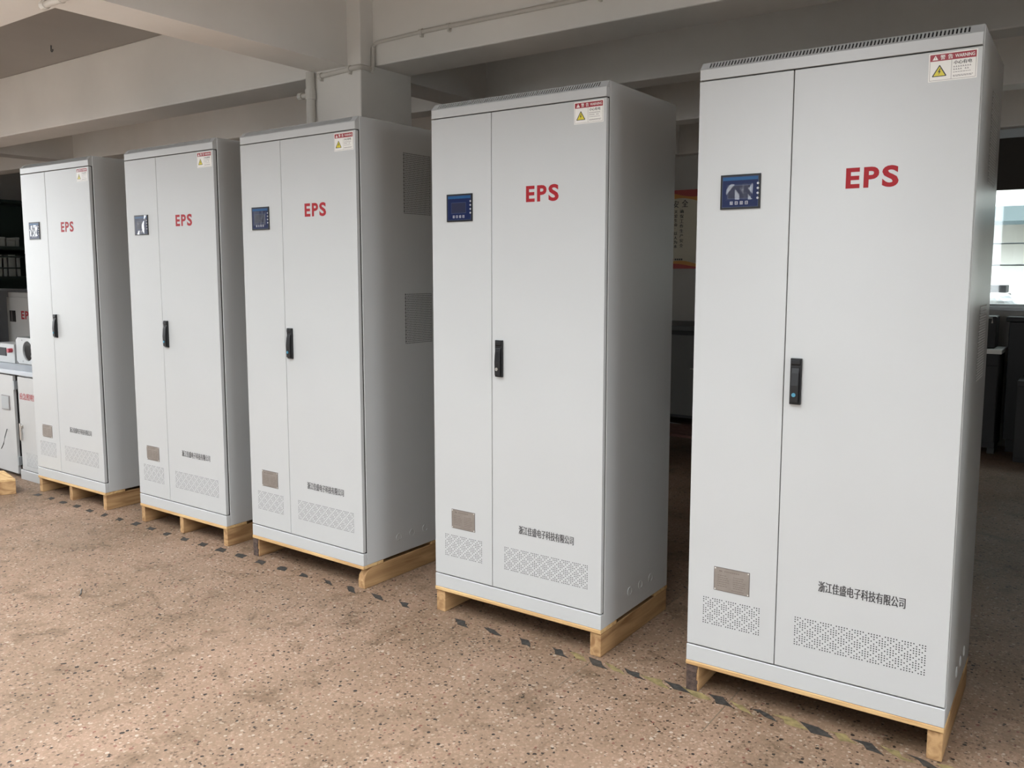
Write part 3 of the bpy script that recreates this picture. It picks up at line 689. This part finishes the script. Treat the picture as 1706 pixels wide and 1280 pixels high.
ec = empty('small_cabinet', (-8.66, 4.3, 0)); tag(ec, 'smaller grey EPS cabinet standing behind the low white cabinets', 'cabinet'); eo = (-8.66, 4.3, 0)
MB().box(-9.02, -8.30, 4.02, 4.58, 0.0, 1.222, 'paint').build('body', ec, 0.003, 1, off=eo)
MB().box(-9.018, -8.302, 4.0, 4.018, 0.06, 1.175, 'paint').build('door', ec, 0.002, 1, off=eo)
for ch, ea, eb in (('E', -8.73, -8.668), ('P', -8.652, -8.585), ('S', -8.570, -8.50)):
    tag(MB().text(ch, ea, eb, 0.965, 1.045, 4.0, 'red_print', 0.034).build('letter', ec, off=eo), 'red letter ' + ch)
MB().box(-8.955, -8.845, 3.994, 4.001, 0.935, 1.045, 'black_plastic').box(-8.912, -8.905, 3.992, 3.995, 0.94, 1.04, 'label_grey').build('display', ec, off=eo)
gc = empty('grey_cabinet', (-9.9, 4.3, 0)); tag(gc, 'blue grey cabinet left of the small EPS cabinet', 'cabinet'); go = (-9.9, 4.3, 0)
MB().box(-10.5, -9.32, 4.02, 4.6, 0.0, 1.235, 'table_grey').build('body', gc, 0.003, 1, off=go)
for k in range(2): MB().box(-10.49 + k * 0.585, -9.915 + k * 0.585, 4.0, 4.018, 0.06, 1.2, 'table_grey').build('door', gc, 0.002, 1, off=go)

# dark rack with pale boxes, put in place of dim left-wall windows
sx, sy0, sy1 = -11.4, 4.65, 6.6
sc_ = empty('rack_as_window', (-11.65, 5.6, 0)); tag(sc_, 'dark green shelf rack in place of dim windows at the far left wall', 'shelf rack'); so = (-11.65, 5.6, 0)
for yy in (sy0, 5.66, 6.14, sy1): MB().box(sx - 0.03, sx, yy - 0.02, yy + 0.02, 0.0, 2.35, 'dark_green').box(-11.93, -11.90, yy - 0.02, yy + 0.02, 0.0, 2.35, 'dark_green').build('post', sc_, off=so)
for zz in (0.30, 0.82, 1.33, 1.66, 2.28): MB().box(-11.93, sx, sy0 - 0.02, sy1 + 0.02, zz, zz + 0.035, 'dark_green').build('shelf', sc_, off=so)
MB().box(sx - 0.004, sx, sy0, sy1, 1.66, 1.74, 'dark_green').build('rail', sc_, off=so)
for zz in (1.46, 1.60): MB().box(sx + 0.001, sx + 0.012, sy0, sy1, zz, zz + 0.018, 'dark_green').build('rail', sc_, off=so)
MB().box(-11.94, -11.932, sy0, sy1, 0.0, 2.35, 'dark_green').build('back_panel', sc_, off=so)
ORD = ['first', 'second', 'third', 'fourth']
for zz, hh, lvl, spans in ((1.6955, 0.16, 'upper', ((4.95, 5.108), (5.130, 5.226), (5.236, 5.276))), (1.3655, 0.27, 'lower', ((4.975, 5.056), (5.080, 5.114), (5.137, 5.214), (5.237, 5.273)))):
    for j, (ya, yb) in enumerate(spans):
        e_ = empty('pane_box', (-11.60, (ya + yb) / 2, zz)); of = (-11.60, (ya + yb) / 2, zz); h_ = hh - 0.012 * (j % 2)  # each pale box takes the place of a dim window pane
        MB().box(-11.80, -11.45, ya, yb, zz, zz + h_ - 0.03, 'pale_box').build('pane_block', e_, 0.003, 1, off=of)
        MB().box(-11.805, -11.445, ya - 0.003, yb + 0.003, zz + h_ - 0.029, zz + h_, 'pale_box').build('lid', e_, 0.003, 1, off=of)
        tag(e_, 'pale box in place of a window pane, %s from the left on the %s shelf of the dark rack' % (ORD[j], lvl), 'box', 'pale boxes on the %s rack shelf' % lvl)

# wooden board at the left edge of the photo
wp = empty('wooden_crate', (-6.0, 2.48, 0)); tag(wp, 'low pine crate lid lying at the left edge of the photo', 'crate'); wo = (-6.0, 2.48, 0)
Q = [(-5.735, 2.535), (-5.80, 2.585), (-6.60, 2.30), (-6.60, 2.10), (-5.735, 2.40)]
Q = [(-5.735, 2.530), (-6.05, 2.600), (-6.40, 2.00), (-6.085, 1.93)]
MB().prism([(a, b) for a, b in Q], 2, 0.0, 0.084, 'pine_y').build('frame', wp, 0.002, 1, off=wo)
for k in range(4):
    t0_, t1_ = k / 4 + 0.004, (k + 1) / 4 - 0.004
    def lp(p, q, t): return (p[0] + (q[0] - p[0]) * t, p[1] + (q[1] - p[1]) * t)
    MB().prism([lp(Q[0], Q[1], t0_), lp(Q[0], Q[1], t1_), lp(Q[3], Q[2], t1_), lp(Q[3], Q[2], t0_)], 2, 0.0845, 0.098, 'pine_x').build('board', wp, 0.001, 1, off=wo)

# ------------------------------------------------------------------ rear background seen between and beside the cabinets
po_ = empty('safety_poster', (-3.5, Y1 - 0.004, 1.46)); tag(po_, 'safety poster with red and orange waves and black Chinese slogans', 'poster'); oo = (-3.5, Y1 - 0.004, 1.46)
pz0, pz1, px0, px1 = 1.462, 2.238, -3.74, -3.26; py_ = Y1 - 0.004
MB().box(px0, px1, py_ - 0.002, py_ + 0.003, pz0, pz1, 'poster_cream').build('sheet', po_, off=oo)
def wave(zt, zb, amp, ph, m, d):
    mb = MB(); n = 16; xs = [px0 + (px1 - px0) * i / n for i in range(n + 1)]
    f = lambda z, i, p: min(pz1, max(pz0, z + amp * math.sin(i / n * 4.4 + p)))
    vs = [(x_, py_ - d, f(zb, i, ph)) for i, x_ in enumerate(xs)] + [(x_, py_ - d, f(zt, i, ph * 0.4)) for i, x_ in enumerate(xs)]
    mb.add(vs, [(i, i + 1, n + 2 + i, n + 1 + i) for i in range(n)], m); return mb
wave(pz1 + 0.05, pz1 - 0.11, 0.03, 0.4, 'poster_orange', 0.0024).build('wave', po_, off=oo)
wave(pz1 + 0.05, pz1 - 0.045, 0.025, 2.2, 'poster_red', 0.0028).build('wave', po_, off=oo)
wave(pz0 + 0.05, pz0 - 0.05, 0.03, 1.0, 'poster_orange', 0.0024).build('wave', po_, off=oo)
wave(pz0 + 0.03, pz0 - 0.05, 0.02, 2.6, 'poster_red', 0.0028).build('wave', po_, off=oo)
T = MB()
T.text('安', -3.695, -3.635, 2.065, 2.135, py_ - 0.002, 'black_print', 0.0, 0.0004, 2, 0.003); T.text('全', -3.600, -3.535, 2.070, 2.140, py_ - 0.002, 'black_print', 0.0, 0.0004, 2, 0.003)
T.build('heading', po_, off=oo); T = MB()
for k, ch in enumerate('确保工作生产安全'): T.text(ch, -3.618, -3.580, 2.010 - k * 0.048, 2.046 - k * 0.048, py_ - 0.002, 'black_print', 0.0, 0.0004, 2, 0.003)
T.build('slogan', po_, off=oo); T = MB()
for k, ch in enumerate('关爱生命，以人为本'):
    if ch == '，': T.text(ch, -3.672, -3.664, 2.008 - k * 0.043 + 0.02, 2.018 - k * 0.043 + 0.02, py_ - 0.002, 'black_print'); continue
    T.text(ch, -3.680, -3.645, 2.010 - k * 0.043, 2.043 - k * 0.043, py_ - 0.002, 'black_print', 0.0, 0.0004, 2, 0.003)
T.build('slogan', po_, off=oo)
MB().cyl((-3.69, py_ - 0.0025, 1.553), 1, 0.014, 0.001, 'poster_red', 12).build('emblem', po_, off=oo)
mb = MB()
for k in range(4): mb.box(-3.665 + 0.022 * k, -3.648 + 0.022 * k, py_ - 0.0024, py_ - 0.001, 1.545, 1.562, 'black_print')
mb.build('small_print', po_, off=oo)
# grey double cupboard and desk below the poster
dk = empty('steel_cupboard', (-3.2, 7.4, 0)); tag(dk, 'dim grey steel cupboard below the safety poster', 'cupboard'); do = (-3.2, 7.4, 0)
MB().box(-3.75, -2.55, 7.15, 7.85, 0.10, 0.90, 'slate').build('body', dk, 0.003, 1, off=do)
MB().box(-3.80, -2.50, 7.10, 7.88, 0.901, 0.945, 'dark_steel').build('top', dk, 0.003, 1, off=do)
for a in (-3.74, -3.33, -2.94): 
    MB().box(a, a + 0.36, 7.13, 7.149, 0.13, 0.86, 'dim_grey').build('door', dk, 0.002, 1, off=do)
    MB().tube([(a + 0.22, 7.118, 0.56), (a + 0.32, 7.118, 0.56)], 0.006, 'steel', 8).build('handle', dk, off=do)
for a in (-3.72, -2.62): MB().box(a, a + 0.06, 7.18, 7.8, 0.0, 0.10, 'dark_steel').build('foot', dk, off=do)
hs = [(-3.2 + 0.25 * math.cos(t * 0.5) - 0.01 * t, 6.75 + 0.14 * math.sin(t * 0.5), 0.02 + 0.07 * max(0, math.sin(t * 0.6))) for t in range(16)]
tag(MB().tube(hs, 0.014, 'frame_alu', 8).build('grey_hose', smooth=True), 'pale grey hose coiled on the floor behind the row', 'hose')
rb = empty('reddish_crate', (-2.85, 6.2, 0)); tag(rb, 'dark reddish brown low crate on the floor behind the row', 'crate'); ro2 = (-2.85, 6.2, 0)
for k in range(4): MB().box(-3.3, -2.4, 6.0 + k * 0.11, 6.1 + k * 0.11, 0.16, 0.18, 'red_wood').build('board', rb, off=ro2)
for a in (-3.3, -2.44): MB().box(a, a + 0.04, 6.0, 6.43, 0.0, 0.16, 'red_wood').build('side', rb, off=ro2)
# cabinet under the rear window
rc = empty('low_grey_cabinet', (-1.0, 7.7, 0)); tag(rc, 'grey floor cabinet with a lit white top below the rear window', 'cabinet'); rco = (-1.0, 7.7, 0)
MB().box(-1.30, -0.715, 7.52, 7.88, 0.05, 0.795, 'slate').build('body', rc, 0.003, 1, off=rco)
MB().box(-1.31, -0.700, 7.50, 7.90, 0.796, 0.83, 'label_white').build('top', rc, 0.003, 1, off=rco)
MB().box(-1.295, -0.72, 7.50, 7.519, 0.10, 0.70, 'slate').build('door', rc, 0.002, 1, off=rco)
MB().box(-1.295, -0.72, 7.50, 7.519, 0.71, 0.785, 'slate').build('drawer', rc, 0.002, 1, off=rco)
for a in (-1.28, -0.77): MB().box(a, a + 0.05, 7.56, 7.84, 0.0, 0.05, 'dark_steel').build('foot', rc, off=rco)
db = empty('dark_case', (-0.9, 7.72, 0.831)); tag(db, 'dark case with a chrome rim standing on the cabinet below the window', 'case'); dbo = (-0.9, 7.72, 0.831)
MB().box(-1.10, -0.76, 7.62, 7.84, 0.831, 1.085, 'black_plastic').build('shell', db, 0.01, 2, off=dbo)
MB().tube([(-1.07, 7.615, 0.86), (-1.07, 7.615, 1.07), (-0.79, 7.615, 1.07), (-0.79, 7.615, 1.03)], 0.006, 'steel', 8).build('rim', db, off=dbo)
gb = empty('grey_bin', (-0.36, 7.49, 0)); tag(gb, 'narrow grey cabinet at the right edge of the photo', 'cabinet'); gbo = (-0.36, 7.49, 0)
MB().box(-0.57, -0.15, 7.32, 7.66, 0.0, 0.62, 'slate').build('body', gb, 0.003, 1, off=gbo)
MB().box(-0.565, -0.155, 7.302, 7.319, 0.04, 0.58, 'slate').build('door', gb, 0.002, 1, off=gbo)
bn = empty('shade_block', (0.1, 7.78, 0)); tag(bn, 'black bench added to darken the area under the rear window', 'filler'); bno = (0.1, 7.78, 0)  # black mass put in for the shade below the window
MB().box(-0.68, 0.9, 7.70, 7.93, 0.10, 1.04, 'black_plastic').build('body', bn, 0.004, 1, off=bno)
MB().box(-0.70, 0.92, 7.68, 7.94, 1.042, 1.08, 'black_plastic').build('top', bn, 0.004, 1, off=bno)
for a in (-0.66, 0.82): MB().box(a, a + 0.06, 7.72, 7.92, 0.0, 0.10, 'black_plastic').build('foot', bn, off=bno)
# outside the rear window: far building, roof, stacked dark crate and white sacks on the outer ledge
fb2 = empty('far_building', (2, 13, 0)); tag(fb2, 'pale building with a teal awning, enlarged to block sky outside the rear window', 'building'); fbo = (2, 13, 0)
MB().box(-12, 12, 13, 17, -0.03, 8.0, 'label_white').build('wall', fb2, off=fbo)  # wall made tall and near to cut sky light through the window
MB().prism([(12.3, 2.02), (12.3, 2.07), (13.0, 2.30), (13.0, 2.25)], 0, -9.0, 7.0, 'teal_roof').build('awning', fb2, off=fbo)
for k in range(6): MB().box(-11 + k * 4, -9.6 + k * 4, 12.97, 13.0, 4.2, 5.6, 'slate').build('window', fb2, off=fbo)
ld = struct('trim_ledge', MB().box(-2.2, 2.2, 8.18, 8.9, 1.02, 1.10, 'concrete'), 'concrete ledge outside the rear window'); ld.name = 'trim_20'
struct('trim_leg', MB().box(-2.2, 2.2, 8.3, 8.8, -0.03, 1.02, 'concrete')).name = 'trim_21'
def sack(x, y, sx_, sy_, sz_, seed, label):
    bm = bmesh.new(); bmesh.ops.create_icosphere(bm, subdivisions=3, radius=1.0); r_ = random.Random(seed)
    ph = [r_.uniform(0, 6) for _ in range(6)]
    for v in bm.verts:
        d = 1 + 0.10 * math.sin(v.co.x * 5 + ph[0]) * math.sin(v.co.y * 4 + ph[1]) + 0.06 * math.sin(v.co.z * 9 + ph[2] + v.co.x * 3)
        v.co = Vector((v.co.x * sx_ * d, v.co.y * sy_ * d, max(v.co.z, -0.55) * sz_ * d + 0.55 * sz_))
    me = bpy.data.meshes.new('sack'); bm.to_mesh(me); bm.free(); me.materials.append(M['sack_white'])
    zmin = min(v.co.z for v in me.vertices)
    o = bpy.data.objects.new('plastic_sack', me); COL.objects.link(o); o.location = (x, y, 1.10 - zmin); tag(o, label, 'sack', 'white sacks outside the rear window')
sack(-0.86, 8.42, 0.15, 0.13, 0.095, 1, 'white plastic sack outside the window, the left one'); sack(-0.50, 8.44, 0.12, 0.13, 0.11, 2, 'white plastic sack outside the window, the right one')
cr = empty('dark_crate', (-0.95, 8.70, 1.10)); tag(cr, 'dark slatted crate outside the rear window', 'crate'); cro = (-0.95, 8.70, 1.10)
for k in range(3): MB().box(-1.20, -0.76 - 0.02 * k, 8.6, 8.82, 1.10 + k * 0.075, 1.165 + k * 0.075, 'slate').build('slat', cr, 0.004, 1, off=cro)
# scrap of wire on the floor
tag(MB().tube([(-3.74, 1.90, 0.003), (-3.72, 1.885, 0.004), (-3.69, 1.87, 0.003), (-3.675, 1.855, 0.003)], 0.0022, 'dark_steel', 6).build('wire_scrap'), 'short dark scrap of wire on the open floor', 'wire')
